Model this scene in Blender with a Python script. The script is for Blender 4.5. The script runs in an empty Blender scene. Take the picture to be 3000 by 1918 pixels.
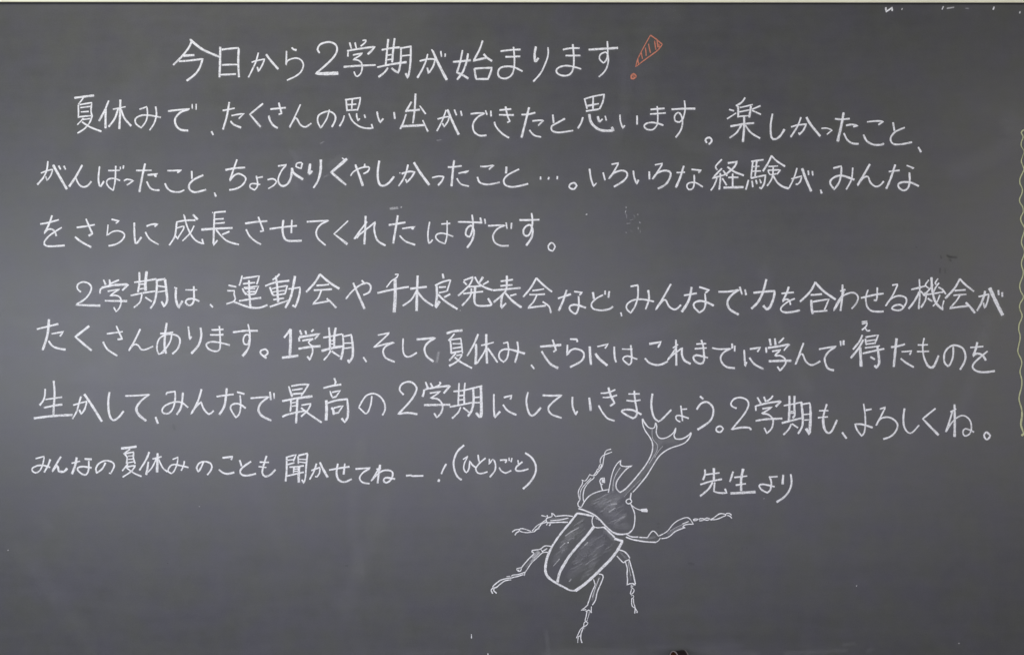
import bpy, math, random
from mathutils import Vector

sc = bpy.context.scene
col = sc.collection
R = math.radians

# ---------------------------------------------------------------- camera
PX = 1600.0                       # photograph pixels per metre of blackboard
KY = 0.99895                      # picture is squeezed a hair vertically at 1024x654
CZ = 1.50                         # height of the picture centre on the board
def bx(px): return (px - 1500.0) / PX
def bz(py): return CZ - (py - 959.0) / PX * KY
CAM_D = 2.60
cd = bpy.data.cameras.new("camera")
cam = bpy.data.objects.new("camera", cd)
col.objects.link(cam)
cam.location = (0, -CAM_D, CZ)
cam.rotation_euler = (R(90), 0, 0)
cd.sensor_width = 36.0
cd.lens = 36.0 * CAM_D / (3000 / PX)
cd.clip_start = 0.05
cd.clip_end = 60
sc.camera = cam

# ---------------------------------------------------------------- light: a dim classroom with a window to the left
w = bpy.data.worlds.new("World"); sc.world = w
w.use_nodes = True
wn = w.node_tree.nodes
wn["Background"].inputs[0].default_value = (0.92, 0.96, 1.0, 1)
wn["Background"].inputs[1].default_value = 0.005
def area(name, loc, target, size, sy, power, color):
    l = bpy.data.lights.new(name, 'AREA')
    l.shape = 'RECTANGLE'; l.size = size; l.size_y = sy
    l.energy = power; l.color = color
    o = bpy.data.objects.new(name, l)
    o.location = loc
    d = Vector(target) - Vector(loc)
    o.rotation_euler = d.to_track_quat('-Z', 'Y').to_euler()
    col.objects.link(o)
    return o
# windows behind and left of the viewer: their soft reflections are the sheen across the board
area("window_light", (-1.6, -2.0, 1.5), (-0.8, 0, 1.5), 1.4, 0.6, 10.6, (0.83, 0.90, 1.0))
area("far_window_light", (-0.8, -2.7, 1.5), (-0.48, 0, 1.5), 2.6, 0.4, 31.0, (0.89, 0.90, 1.0))
area("floor_fill_light", (0.0, -1.6, 1.2), (0, 0, 1.2), 2.6, 0.4, 8.3, (0.80, 0.79, 1.0))  # added strip lamp standing in for floor bounce, not a window
# dim ceiling lamp, and the warmer side of the room on the right
area("ceiling_light", (-1.0, -1.6, 3.1), (-0.6, 0, 1.6), 1.2, 0.5, 14.0, (1.0, 0.97, 0.80))
area("room_light", (2.2, -2.6, 1.7), (0.6, 0, 1.5), 1.2, 1.2, 16.0, (1.0, 0.955, 0.87))

sc.view_settings.view_transform = 'Standard'
sc.view_settings.look = 'None'
sc.view_settings.exposure = 0.0
sc.view_settings.gamma = 1.0
sc.cycles.transparent_max_bounces = 16

# ---------------------------------------------------------------- materials
def mat(name):
    m = bpy.data.materials.new(name); m.use_nodes = True
    nt = m.node_tree
    return m, nt, nt.nodes["Principled BSDF"]
def N(nt, t, **kw):
    n = nt.nodes.new(t)
    for k, v in kw.items(): setattr(n, k, v)
    return n
def noise(nt, vec, scale, detail=3, rough=0.55):
    n = N(nt, 'ShaderNodeTexNoise')
    n.inputs['Scale'].default_value = scale
    n.inputs['Detail'].default_value = detail
    n.inputs['Roughness'].default_value = rough
    nt.links.new(vec, n.inputs['Vector'])
    return n.outputs['Fac']
def maprange(nt, v, a, b, c, d):
    n = N(nt, 'ShaderNodeMapRange')
    for i, x in enumerate((a, b, c, d)): n.inputs[i + 1].default_value = x
    nt.links.new(v, n.inputs[0])
    return n.outputs[0]
def math2(nt, op, a, b=None, clamp=False):
    n = N(nt, 'ShaderNodeMath', operation=op, use_clamp=clamp)
    for i, x in enumerate((a, b)):
        if x is None: continue
        if isinstance(x, (int, float)): n.inputs[i].default_value = x
        else: nt.links.new(x, n.inputs[i])
    return n.outputs[0]
def stretch(nt, sx, sy, sz, rot=0.0):
    tc = N(nt, 'ShaderNodeTexCoord'); mp = N(nt, 'ShaderNodeMapping')
    mp.inputs['Scale'].default_value = (sx, sy, sz)
    mp.inputs['Rotation'].default_value = (0, rot, 0)
    nt.links.new(tc.outputs['Object'], mp.inputs['Vector'])
    return mp.outputs['Vector']

def board_material():
    m, nt, bs = mat("board_enamel")
    L = nt.links
    v = stretch(nt, 1, 1, 1)
    big = noise(nt, v, 2.2, 4, 0.6)
    wipe1 = noise(nt, stretch(nt, 3.0, 1, 1.0), 5.0, 5, 0.6)         # upright wiping bands
    wipe2 = noise(nt, stretch(nt, 1.0, 1, 7.0, R(12)), 5.0, 5, 0.65)   # slanting eraser strokes
    mott = noise(nt, v, 42, 3, 0.6)
    fine = noise(nt, v, 420, 2, 0.7)
    s = math2(nt, 'ADD', maprange(nt, big, .3, .7, -.05, .05), maprange(nt, wipe1, .3, .7, -.07, .07))
    s = math2(nt, 'ADD', s, maprange(nt, wipe2, .3, .7, -.11, .11))
    s = math2(nt, 'ADD', s, maprange(nt, mott, .3, .7, -.09, .09))
    s = math2(nt, 'ADD', s, maprange(nt, fine, .25, .75, -.20, .20))
    dust = math2(nt, 'ADD', s, 0.5)
    cr = N(nt, 'ShaderNodeValToRGB')
    cr.color_ramp.elements[0].position = 0.2; cr.color_ramp.elements[0].color = (0.064, 0.064, 0.065, 1)
    cr.color_ramp.elements[1].position = 0.8; cr.color_ramp.elements[1].color = (0.089, 0.089, 0.091, 1)
    L.new(dust, cr.inputs[0])
    # weak tint blotches of old coloured chalk
    tint = noise(nt, v, 14, 3, 0.6)
    hue = N(nt, 'ShaderNodeValToRGB')
    hue.color_ramp.elements[0].position = 0.36; hue.color_ramp.elements[0].color = (0.985, 0.97, 1.10, 1)
    hue.color_ramp.elements[1].position = 0.64; hue.color_ramp.elements[1].color = (1.005, 1.03, 0.93, 1)
    L.new(tint, hue.inputs[0])
    mx = N(nt, 'ShaderNodeMix', data_type='RGBA', blend_type='MULTIPLY'); mx.inputs[0].default_value = 1.0
    L.new(cr.outputs[0], mx.inputs[6]); L.new(hue.outputs[0], mx.inputs[7])
    L.new(mx.outputs[2], bs.inputs['Base Color'])
    L.new(maprange(nt, dust, .3, .7, 0.40 - .03, 0.40 + .03), bs.inputs['Roughness'])
    bs.inputs['Specular IOR Level'].default_value = 0.5
    bmp = N(nt, 'ShaderNodeBump'); bmp.inputs['Strength'].default_value = 0.08; bmp.inputs['Distance'].default_value = 0.0004
    L.new(fine, bmp.inputs['Height']); L.new(bmp.outputs[0], bs.inputs['Normal'])
    return m

def chalk_material(name, color, soft=False):
    m, nt, bs = mat(name)
    L = nt.links
    bs.inputs['Base Color'].default_value = color
    bs.inputs['Roughness'].default_value = 0.95
    bs.inputs['Specular IOR Level'].default_value = 0.1
    at = N(nt, 'ShaderNodeAttribute'); at.attribute_name = 'coverage'
    v = stretch(nt, 1, 1, 1)
    if soft:
        g = maprange(nt, noise(nt, stretch(nt, 1, 1, 2.4, R(-35)), 90, 5, 0.7), .3, .7, .35, 1.35)
        a = math2(nt, 'MULTIPLY', at.outputs['Fac'], g, True)
    else:
        grain = maprange(nt, noise(nt, v, 700, 3, 0.7), .3, .7, -.46, .38)
        press = maprange(nt, noise(nt, v, 120, 4, 0.7), .3, .7, -.26, .22)
        cv = at.outputs['Fac']
        k = math2(nt, 'MULTIPLY', math2(nt, 'ADD', grain, press), cv)
        a = math2(nt, 'ADD', cv, k, True)
    L.new(a, bs.inputs['Alpha'])
    return m

def plain(name, color, rough=0.5, metal=0.0, var=0.04, scale=60):
    m, nt, bs = mat(name)
    v = stretch(nt, 1, 1, 1)
    n = noise(nt, v, scale, 4, 0.6)
    cr = N(nt, 'ShaderNodeValToRGB')
    c = color
    cr.color_ramp.elements[0].position = .3; cr.color_ramp.elements[0].color = tuple(max(0, x * (1 - var * 2)) for x in c[:3]) + (1,)
    cr.color_ramp.elements[1].position = .7; cr.color_ramp.elements[1].color = tuple(min(1, x * (1 + var)) for x in c[:3]) + (1,)
    nt.links.new(n, cr.inputs[0]); nt.links.new(cr.outputs[0], bs.inputs['Base Color'])
    bs.inputs['Roughness'].default_value = rough
    bs.inputs['Metallic'].default_value = metal
    return m

M_BOARD = board_material()
M_WHITE = chalk_material("white_chalk", (0.94, 0.94, 0.945, 1))
M_ORANGE = chalk_material("orange_chalk", (0.62, 0.24, 0.16, 1))
M_YELLOW = chalk_material("yellow_chalk", (0.60, 0.62, 0.36, 1))
M_SMUDGE = chalk_material("rubbed_chalk_and_glow", (0.86, 0.86, 0.88, 1), True)
M_DARK = chalk_material("dark_scuff", (0.015, 0.015, 0.017, 1), True)
M_RAIL = plain("cream_enamel_rail", (0.90, 0.88, 0.66, 1), 0.35, 0.0, .03, 12)
M_SHADE_BACK = plain("shade_strip_and_backing", (0.03, 0.028, 0.026, 1), 0.7)  # near-black for the painted shade line below the rail and for the backing panel
M_WALL = plain("painted_plaster", (0.72, 0.71, 0.64, 1), 0.8, 0, .04, 25)
M_TUBE = plain("brown_cardboard", (0.022, 0.013, 0.014, 1), 0.45, 0, .12, 90)
M_TUBEIN = plain("reddish_brown_inside", (0.14, 0.050, 0.020, 1), 0.6, 0, .25, 60)
M_RIM = plain("pale_worn_rim", (0.30, 0.26, 0.26, 1), 0.45)
M_TRAY = plain("dark_grey_tray", (0.10, 0.10, 0.10, 1), 0.6, 0.0, .05, 30)

# ---------------------------------------------------------------- helpers
def mesh_obj(name, verts, faces, m, parent=None, smooth=False, cov=None):
    me = bpy.data.meshes.new(name)
    me.from_pydata(verts, [], faces)
    me.materials.append(m)
    if smooth:
        me.polygons.foreach_set('use_smooth', [True] * len(me.polygons))
    if cov is not None:
        at = me.attributes.new('coverage', 'FLOAT', 'POINT')
        at.data.foreach_set('value', cov)
    me.update()
    o = bpy.data.objects.new(name, me)
    col.objects.link(o)
    if parent: o.parent = parent
    return o
def empty(name, loc, parent=None):
    o = bpy.data.objects.new(name, None); col.objects.link(o)
    o.location = loc
    o.empty_display_size = 0.1
    if parent: o.parent = parent
    return o
def box(v, f, x0, x1, y0, y1, z0, z1, ch=0.0):
    b = len(v)
    v += [(x0, y0, z0), (x1, y0, z0), (x1, y1, z0), (x0, y1, z0), (x0, y0, z1), (x1, y0, z1), (x1, y1, z1), (x0, y1, z1)]
    f += [tuple(b + i for i in q) for q in ((0, 3, 2, 1), (4, 5, 6, 7), (0, 1, 5, 4), (1, 2, 6, 5), (2, 3, 7, 6), (3, 0, 4, 7))]
def extrude_profile(prof, x0, x1, dz0=0.0, dz1=0.0, seg=1):
    """closed (y, z) outline swept along x, sloping by dz"""
    v, f = [], []
    n = len(prof)
    for s in range(seg + 1):
        t = s / seg
        for (y, z) in prof:
            v.append((x0 + (x1 - x0) * t, y, z + dz0 + (dz1 - dz0) * t))
    for s in range(seg):
        for i in range(n):
            j = (i + 1) % n
            f.append((s * n + i, s * n + j, (s + 1) * n + j, (s + 1) * n + i))
    f.append(tuple(range(n - 1, -1, -1))); f.append(tuple(seg * n + i for i in range(n)))
    return v, f

rng = random.Random(7)
stroke_no = [0]
def smooth_path(pts):
    """pts: (x, y, w, corner) -> dense Catmull-Rom path broken at corners"""
    out = []
    segs = []
    cur = [pts[0]]
    for p in pts[1:]:
        cur.append(p)
        if p[3]:
            segs.append(cur); cur = [p]
    if len(cur) > 1: segs.append(cur)
    runs = []
    for sg in segs:
        if len(sg) == 2:
            a, b = sg
            L = math.hypot(b[0] - a[0], b[1] - a[1])
            k = max(2, min(8, int(L / 9)))
            # the hand is never quite straight: a tiny sag and wobble
            nx, ny = -(b[1] - a[1]) / (L + 1e-6), (b[0] - a[0]) / (L + 1e-6)
            sag = rng.uniform(-.012, .012) * L
            r = [(a[0] + (b[0] - a[0]) * i / k + nx * sag * math.sin(math.pi * i / k), a[1] + (b[1] - a[1]) * i / k + ny * sag * math.sin(math.pi * i / k), a[2] + (b[2] - a[2]) * i / k) for i in range(k + 1)]
        else:
            P = [sg[0]] + sg + [sg[-1]]
            r = []
            for i in range(1, len(P) - 2):
                p0, p1, p2, p3 = P[i - 1], P[i], P[i + 1], P[i + 2]
                L = math.hypot(p2[0] - p1[0], p2[1] - p1[1])
                k = max(2, min(7, int(L / 5)))
                for j in range(k):
                    t = j / k
                    def cr(a, b, c, d):
                        return .5 * (2 * b + (c - a) * t + (2 * a - 5 * b + 4 * c - d) * t * t + (3 * b - a - 3 * c + d) * t ** 3)
                    r.append((cr(p0[0], p1[0], p2[0], p3[0]), cr(p0[1], p1[1], p2[1], p3[1]), p1[2] + (p2[2] - p1[2]) * t))
            r.append(sg[-1][:3])
        runs.append(r)
    path = runs[0]
    for r in runs[1:]: path = path + r[1:]
    return path

def add_stroke(V, F, C, pts, opac, soft, layer):
    """pts in photograph pixels on the board with widths; adds a raised ribbon of chalk"""
    p = smooth_path(pts)
    # drop doubles
    q = [p[0]]
    for a in p[1:]:
        if math.hypot(a[0] - q[-1][0], a[1] - q[-1][1]) > .4: q.append(a)
    if len(q) < 2: q.append((q[0][0] + .6, q[0][1] + .6, q[0][2]))
    p = q
    n = len(p)
    stroke_no[0] += 1
    yoff = -(0.00025 + layer + (stroke_no[0] % 37) * 0.000008)
    w0 = 1.16
    # ends: rounded caps
    def ext(a, b, d):
        L = math.hypot(a[0] - b[0], a[1] - b[1]) or 1
        return (a[0] + (a[0] - b[0]) / L * d, a[1] + (a[1] - b[1]) / L * d)
    hs = p[0][2] * .5; he = p[-1][2] * .5
    capk = .9 if soft else .25
    s = ext(p[0], p[1], hs * capk); e = ext(p[-1], p[-2], he * capk)
    drift = rng.uniform(-.10, .16)
    light = rng.uniform(.0, .22) if rng.random() < .35 else 0.0        # some strokes lift off towards their end
    rows = [(s[0], s[1], p[0][2] * .55, 0.0 if soft else .75)]
    for i, a in enumerate(p):
        t = i / (n - 1)
        wv = a[2]
        if not soft:
            wv *= (1 + .08 * math.sin(i * 1.7 + stroke_no[0]) + rng.uniform(-.06, .06)) * (1 + drift * (t - .5) * 2)
        rows.append((a[0], a[1], wv, 1.0 if soft else 1.0 - light * t * t))
    rows.append((e[0], e[1], p[-1][2] * .55, 0.0 if soft else .6))
    prof = [(-1, 0, 0), (-.72, .3, .2), (-.35, .8, .8), (0, 1, 1), (.35, .8, .8), (.72, .3, .2), (1, 0, 0)] if soft else \
           [(-1, .0, 0), (-.74, 1, .6), (0, 1, 1), (.74, 1, .6), (1, .0, 0)]
    k = len(prof)
    b = len(V)
    m = len(rows)
    for i, (x, y, wv, c) in enumerate(rows):
        a = rows[max(0, i - 1)]; d = rows[min(m - 1, i + 1)]
        tx, ty = d[0] - a[0], d[1] - a[1]
        L = math.hypot(tx, ty) or 1
        nx, ny = -ty / L, tx / L
        h = wv * .5 * (1 if soft else w0)
        for (u, cv, hh) in prof:
            V.append((bx(x + nx * h * u), yoff - hh * (0.00004 if soft else 0.00018), bz(y + ny * h * u)))
            C.append(cv * c * opac)
    for i in range(m - 1):
        for j in range(k - 1):
            F.append((b + i * k + j, b + i * k + j + 1, b + (i + 1) * k + j + 1, b + (i + 1) * k + j))

def parse_strokes(txt, ox, oy, s, dw):
    """yields (points, opacity) with coordinates turned into photograph pixels"""
    res = []
    for st in txt.split('/'):
        wv, op = dw, 1.0
        pts = []
        for tok in st.split():
            if tok[0] == 'w': wv = float(tok[1:])
            elif tok[0] == 'a': op = float(tok[1:])
            else:
                corner = tok[0] == '.'
                if corner: tok = tok[1:]
                x, y = tok.split(',')
                pts.append((ox + float(x) / s, oy + float(y) / s, wv / s, corner))
        if pts:
            if len(pts) == 1: pts.append((pts[0][0] + 1, pts[0][1] + 1, pts[0][2], False))
            pts[0] = pts[0][:3] + (False,)
            res.append((pts, op))
    return res

def chalk_part(name, strokes, m, parent, soft_m=None, layer=0.0, label=None, halo=None, wk=1.0):
    """one mesh for the drawn lines; rubbed (wide, faint) shading becomes its own child-free mesh beside it"""
    hard = [(p, o) for p, o in strokes if not (soft_m and o < .3)]
    soft = [(p, o) for p, o in strokes if soft_m and o < .3]
    out = []
    mats = [m, soft_m]
    V, F, C, MI = [], [], [], []
    for p, o in soft:
        add_stroke(V, F, C, p, o, True, layer); MI += [1] * (len(F) - len(MI))
    if halo:
        mats[1] = soft_m = halo
        for p, o in hard:
            q = [(a, b + 1.2, c * 2.3, d) for a, b, c, d in p]            # fallen powder just under the line, plus a soft glow painted round it
            add_stroke(V, F, C, q, .10 * o, True, layer - .0002); MI += [1] * (len(F) - len(MI))
    hard = [([(a, b, c * wk, d) for a, b, c, d in p], o) for p, o in hard]
    for p, o in hard:
        add_stroke(V, F, C, p, o, False, layer + .0004 if (soft_m and not halo) else layer); MI += [0] * (len(F) - len(MI))
    # origin at the part's own place on the board
    cx = sum(v[0] for v in V) / len(V); cz = sum(v[2] for v in V) / len(V)
    V = [(v[0] - cx, v[1], v[2] - cz) for v in V]
    o = mesh_obj(name, V, F, m, None, True, C)
    if soft_m:
        o.data.materials.append(soft_m)
        o.data.polygons.foreach_set('material_index', MI)
    o.location = (cx, 0, cz)
    if parent:
        o.parent = parent
        par = parent; off = Vector((0, 0, 0))
        while par: off += par.location; par = par.parent
        o.location = Vector((cx, 0, cz)) - off
    if label: o['label'] = label
    return o

# ---------------------------------------------------------------- traced handwriting: @ origin and scale, then name|chalk width|strokes
TEXT = [
"""
@ 480 80 4.013
今|22|w26 318,140 330,162 440,250 540,300 650,345/333,160 290,245 215,340 112,442/w26 232,335 358,327/180,400 310,390 .458,372 420,480 365,555 270,628
日|24|664,232 662,400 656,585/w22 682,263 .882,242/w24 882,252 876,400 884,585/w20 684,443 865,438/w20 670,557 848,549
か|18|1112,300 1085,400 1040,500 996,588/1035,412 1090,392 .1185,375 1160,440 .1115,518 1100,468/w24 1205,320 1265,400 1345,490
ら|18|w22 1505,240 .1528,262 1560,268/1443,280 1442,360 .1436,445 1450,400 1490,375 1560,362 1615,385 1642,445 1615,520 1550,575 1450,622
2|22|1832,300 1808,262 1830,210 1890,180 1960,175 2020,205 2038,265 2005,340 1920,430 .1788,545 w38 1900,545 2048,540
@ 990 80 4
学|18|138,180 158,250/202,180 216,245/290,155 330,150 318,180 268,222/w22 110,275 280,248 .430,228 400,270 350,315/120,280 118,342/178,325 .290,305 235,345 .178,378 235,385 275,415 285,475 268,540 230,575 205,560 190,520/w22 70,463 250,450 440,442
期|22|515,265 620,245 722,235/590,140 575,290 560,440/665,130 648,270 636,410/w17 580,328 630,320/w17 575,382 628,375/463,468 620,435 805,408/585,475 545,530 478,582/740,235 738,370 725,470 .708,532 668,510 630,478/w20 740,245 .862,225/855,235 852,380 840,500 .820,595 795,540/w18 755,335 850,325
が|20|1052,315 1030,400 985,500 932,592/960,395 1060,372 .1140,375 1115,460 .1062,540 1048,475/w16 1098,260 1108,275/w28 1112,278 1180,430 1275,615/w18 1205,280 1215,345/w18 1258,310 1256,345
始|22|1460,270 1435,400 .1395,530 1465,560 1528,600/1525,308 1508,400 1465,520 1398,612/w24 1350,405 1555,385/1695,158 1660,260 .1590,392 1680,370 1738,358/w24 1710,315 1745,355 1805,395/1600,485 1608,540 .1620,605 .1760,605 1785,540 .1805,475 .1600,485
@ 1440 80 4
ま|20|108,280 220,266 338,260/165,346 335,340/258,232 268,350 265,470 235,560 165,600 95,585 75,530 105,475 180,458 265,468 362,515
り|18|w26 520,228 505,310 .508,395 525,395 548,360/662,235 662,330 620,450 570,545 490,635
ま|20|838,262 920,246 1030,244/870,332 1040,330/952,200 965,350 958,480 920,550 850,568 785,550 758,510 790,470 870,450 960,462 1048,488
す|18|w24 1140,262 1310,252 1480,242/1357,165 1362,300 1345,385 .1310,418 1265,370 1275,320 1320,295 1352,300 1370,370 1355,460 1315,530 1258,580
@ 1440 80 4 orange
!|18|1862,92 1780,240 1715,370 .1690,462 1790,385 1940,275 .2000,200 1930,140 1862,92/1910,160 1925,262/1840,195 1862,300/1805,240 1812,335/1755,300 1768,370/1715,375 1722,430/1940,150 1950,235/1960,195 1965,235
dot|16|w30 1668,545 1640,565 1640,600 1675,595 1692,570 1668,545/w26 1660,572 1668,576
""",
"""
@ 200 260 4
夏|20|w24 75,107 190,92 302,78/w16 178,108 120,182/w18 120,190 122,270 120,340/w18 135,187 .278,163 268,260 .282,320 250,400 190,470 110,520/w16 145,222 270,205/w16 150,272 240,266/w18 128,330 280,315/w14 178,365 195,355/w16 180,345 108,422/w16 180,360 .255,350/w20 165,390 260,450 390,500
休|22|475,140 430,250 362,378/w24 440,235 438,462/w16 525,240 672,210/w24 612,130 608,300 600,470/590,225 545,350 475,445/620,240 660,345 738,435
み|18|838,240 .922,210 930,290 912,380 .855,458 795,410 790,350 860,312 960,312 1085,335/1025,210 1035,300 1010,400 955,485
で|20|w22 1172,262 .1425,238 1320,275 1255,350 1265,430 1320,480 1405,490/w14 1453,180 1455,232/w14 1500,180 1500,245
、|20|1680,500 1700,540
た|18|1812,255 1870,245 1950,228/w22 1888,158 1860,320 1815,475/1915,315 .2062,290 2000,350/w22 1905,380 1940,420 2025,455
く|20|2282,175 .2130,300 w26 2255,445
@ 780 260 4
さ|20|w20 50,240 .230,222/148,165 165,230 .180,290 148,300/w22 32,318 45,370 85,430 135,460
ん|18|402,185 340,320 .272,455 330,355 360,350 400,420 460,448 528,405
の|18|740,245 710,350 .640,460 605,390 610,320 665,280 740,265 800,300 812,360 770,448
思|18|915,315 900,370 860,438/970,290 1010,375 1090,440 1170,462 .1250,462 1235,415/1060,290 1062,330 .1078,375 1095,350/1150,305 1162,340/935,120 .948,260/925,130 .1105,105 1092,180 .1068,255/1010,120 1003,235/950,187 1055,180/945,252 1060,246
い|20|1300,270 1310,330 .1335,395 1372,350/1498,275 1508,352
出|22|1750,60 1740,240 1720,405/1702,155 .1635,270/w22 1640,260 1800,245/w18 1800,200 1868,295/w18 1640,300 1605,400 .1572,470/w26 1580,440 1860,425/w18 1835,370 1895,500
が|18|w18 2108,250 2060,380 2000,495/2010,355 2080,335 .2145,325 2130,380 .2085,445 2065,405/w26 2125,245 2190,400 2255,535/2205,245 2230,310/2280,260 2292,315
@ 1260 260 4
で|20|475,295 560,285 .640,288 560,330 505,410 515,500 580,548 660,545/w18 650,255 668,305/w18 712,258 715,322
き|20|815,250 .950,238/810,305 .980,308/885,210 905,310 .935,380 905,395/755,390 770,440 845,525 925,575
た|20|1072,303 1150,300 .1232,280/w24 1160,220 1130,340 1072,570/w18 1200,378 1270,370 .1330,370 1268,430/w18 1165,485 1220,545 1300,565
と|20|1438,305 1448,400/1580,350 1490,400 1425,440 1430,490 1490,512 1580,505 1675,490
@ 1680 260 4
思|20|110,335 90,400 52,462/w28 185,300 205,390 270,460 350,490 .470,490 450,450/w26 285,325 300,385/w18 305,390 340,355/w18 372,320 385,370/w18 130,115 160,235/w18 122,122 240,88 .360,66 345,150 .305,238/w20 232,100 228,240/w20 165,200 295,175/w20 148,262 295,240
い|18|545,305 550,380 .578,462 600,430/w20 745,315 745,418
ま|18|w20 905,243 .1065,230/900,297 .1080,283/980,205 988,320 980,420 930,478 860,475 828,440 850,410 910,395 985,405 1052,428
す|18|w22 1150,242 .1425,233/1300,140 1308,240 1285,345 .1245,390 1195,380 1185,320 1225,278 1262,310 1278,400 1255,490 1198,570
。|22|1562,632 1546,605 1560,580 1595,572 1618,595 1614,625 1585,650
楽|20|2010,105 1970,160 1905,200/w22 1928,205 1930,270 1928,335/w16 1950,220 .2100,185/w24 2080,205 2060,335/w16 1945,270 2075,245/w16 1940,325 2060,315/w18 1825,243 1880,258/w16 1905,285 1800,352/w18 2190,200 2095,240/w18 2095,255 2195,300/w22 1840,440 2000,412 2115,402/w24 1998,325 2000,450 1985,620/1965,430 1910,515 1830,575/2015,430 2080,515 2185,580
@ 2120 260 4
し|22|572,295 550,430 560,570 605,590 660,555 712,475
か|20|905,335 865,440 785,565/790,447 870,425 .968,415 930,490 .885,535 880,515/w26 970,335 1020,420 1130,555
っ|16|1145,465 1210,462 .1270,485 1210,535
た|20|1305,352 1380,358 1475,350/w28 1405,280 1380,420 1335,615/w20 1435,430 1500,418 .1572,432 1520,445/w20 1408,520 1450,600 1510,640 1580,645
こ|18|1680,388 1780,378 .1870,380 1812,422/w22 1638,540 1680,615 1760,655 1850,655 1875,640
と|20|w22 1985,395 2000,490/2120,455 2010,505 1955,580 1985,645 2080,650 2205,625
、|22|2280,685 2312,740
""",
"""
@ 90 440 4
が|20|203,130 190,230 150,320 80,402/w16 122,268 200,238 .260,225 235,300 .192,355 178,305/w28 265,175 330,290 425,455/w20 330,182 352,225/w20 390,185 410,225
ん|20|w24 605,175 530,310 .452,425/w20 530,320 560,390 610,430 670,415 712,365
ば|20|808,190 795,330 .805,410 .822,425 860,362/w16 910,238 1045,235/w18 998,185 990,360 .968,470 920,435 890,385 910,340 980,330 1048,355/w14 1052,195 1052,225/w18 1090,180 1085,215
っ|18|1095,360 1130,340 .1205,355 1130,408
た|20|w18 1238,238 1418,235/w24 1342,158 1310,300 1275,488/w20 1372,290 .1490,278 1450,300 1475,308/w20 1362,368 1400,440 1450,465 1510,468
こ|18|1605,240 .1770,235 1720,262/w20 1575,388 1600,440 1650,480 1740,490 1800,465
と|20|1888,245 1890,335/w22 2022,292 1920,340 1860,400 1865,460 1920,492 1990,480 2055,462
、|20|2155,498 2172,542
@ 640 440 4
ち|20|w22 85,230 200,210 312,203/w20 218,110 180,220 .132,360 180,300 240,275 310,310 320,350 280,410 210,450 130,465
ょ|18|w16 460,322 522,312/445,300 460,380 455,430 .425,465 375,440 370,410 400,390 490,402
っ|18|578,345 640,335 680,365 650,410 585,450
ぴ|22|w18 700,185 .800,170 740,240 700,340 w24 720,400 760,420 810,395 850,320 .862,210/w28 862,210 885,270 990,340/w18 975,145 925,150 910,190 .968,215 .985,150
り|22|w30 1075,160 .1060,270/1060,275 1080,270 1098,242/w28 1200,112 1200,210 1185,300 w20 1160,370 1115,440
く|24|w32 1505,102 .1325,258 w24 1495,405/w14 1450,90 1490,120
や|18|1550,300 1580,255 1650,215 1730,195 1770,205 1750,250 1700,275/w26 1605,170 1650,290 1692,415/w20 1715,160 1712,195
し|22|w26 1885,125 1868,240 1872,350 1900,410 w22 1950,412 2000,380 2058,308
@ 1140 440 4
か|20|222,170 200,260 160,350 112,418/150,275 230,250 .300,255 260,320 .205,378 195,340/w28 292,145 370,270 470,405/w14 122,268 132,264
っ|20|505,322 580,305 .640,310 620,360 575,410
た|20|690,198 770,195 850,183/w24 762,120 745,260 732,420/w20 815,270 .935,245 885,262/w18 795,330 840,395 935,422
こ|18|1070,190 1130,190 .1228,175 1170,225/w20 1035,315 1060,375 1130,400 1210,395 1295,375
と|20|w24 1375,195 1370,270/w20 1522,222 1400,285 1345,345 1360,405 1430,430 1520,420 1628,393
…|18|1775,310 1775,342/1872,315 1866,342/1972,305 1970,338
。|20|2170,380 2125,395 2110,430 2135,452 .2168,455 2198,415 2170,380
@ 1660 440 4
い|20|w20 268,218 285,330 .315,422 w14 350,385/w18 428,262 450,350
ろ|20|528,165 .610,150 560,240 .495,335 550,270 640,238 700,255 710,300 665,360 555,428
い|20|782,240 790,310 .820,395 842,348/w20 968,250 970,340
ろ|22|w18 1035,172 .1125,155 w22 1075,240 .1005,340 1060,270 1150,238 1215,260 1210,320 1160,400 1070,450
な|20|w18 1290,262 1385,258/w24 1372,185 1330,320 1280,435/w20 1465,225 .1578,238 1545,262/w18 1495,290 1495,390 1475,450 1430,460 1408,420 1430,385 1510,380 1595,430
経|20|w18 1818,108 1745,190 1765,230/1818,215 .1708,330 1860,285/1835,240 1880,300/1800,270 1800,350 1788,460/w18 1760,330 1730,410 1690,470/w20 1825,330 1875,410/w22 1890,150 .1998,135 1960,200 1870,280/w22 1885,195 1960,250 2075,295/1895,320 2010,318/1945,275 1945,425/w26 1840,438 2070,432
@ 2160 440 4
験|20|165,132 305,112/w18 182,135 160,325/228,118 205,320/w16 165,192 258,188/w16 165,248 275,243/w20 160,328 250,308 .330,292 315,390 .280,450 260,435/130,350 100,460/172,360 182,432/218,350 230,395/262,340 278,385/w22 400,65 360,150 300,245/400,65 460,125 558,188/w16 365,190 475,185/w18 360,235 430,232 .505,230 465,280/w16 360,235 382,285 460,275/w18 420,190 415,290 390,360 348,418/w22 415,290 470,380 530,425 600,448
が|20|w18 698,210 665,320 605,445/w18 632,335 .755,302 735,370 .700,402 685,395/w28 760,215 800,330 865,480/w18 830,240 835,290/w18 878,245 885,295
、|22|975,465 988,505
み|20|w22 1125,210 .1220,185 1215,280 1190,380 .1135,458 1090,395 1095,350 1150,310 1230,298 1370,345/w18 1352,205 1340,330 1310,400 1275,458
ん|20|w24 1552,165 1480,290 .1405,412 w20 1470,330 1530,310 1560,380 1620,425 1670,412 1715,365
な|20|w18 1775,250 1900,235/w24 1850,170 1800,320 1745,450/w18 1985,178 .2070,212 2045,212/w22 2015,262 2020,360 2000,440 1950,472 1895,440 1885,400 1930,375 2030,378 2125,420
""",
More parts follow.
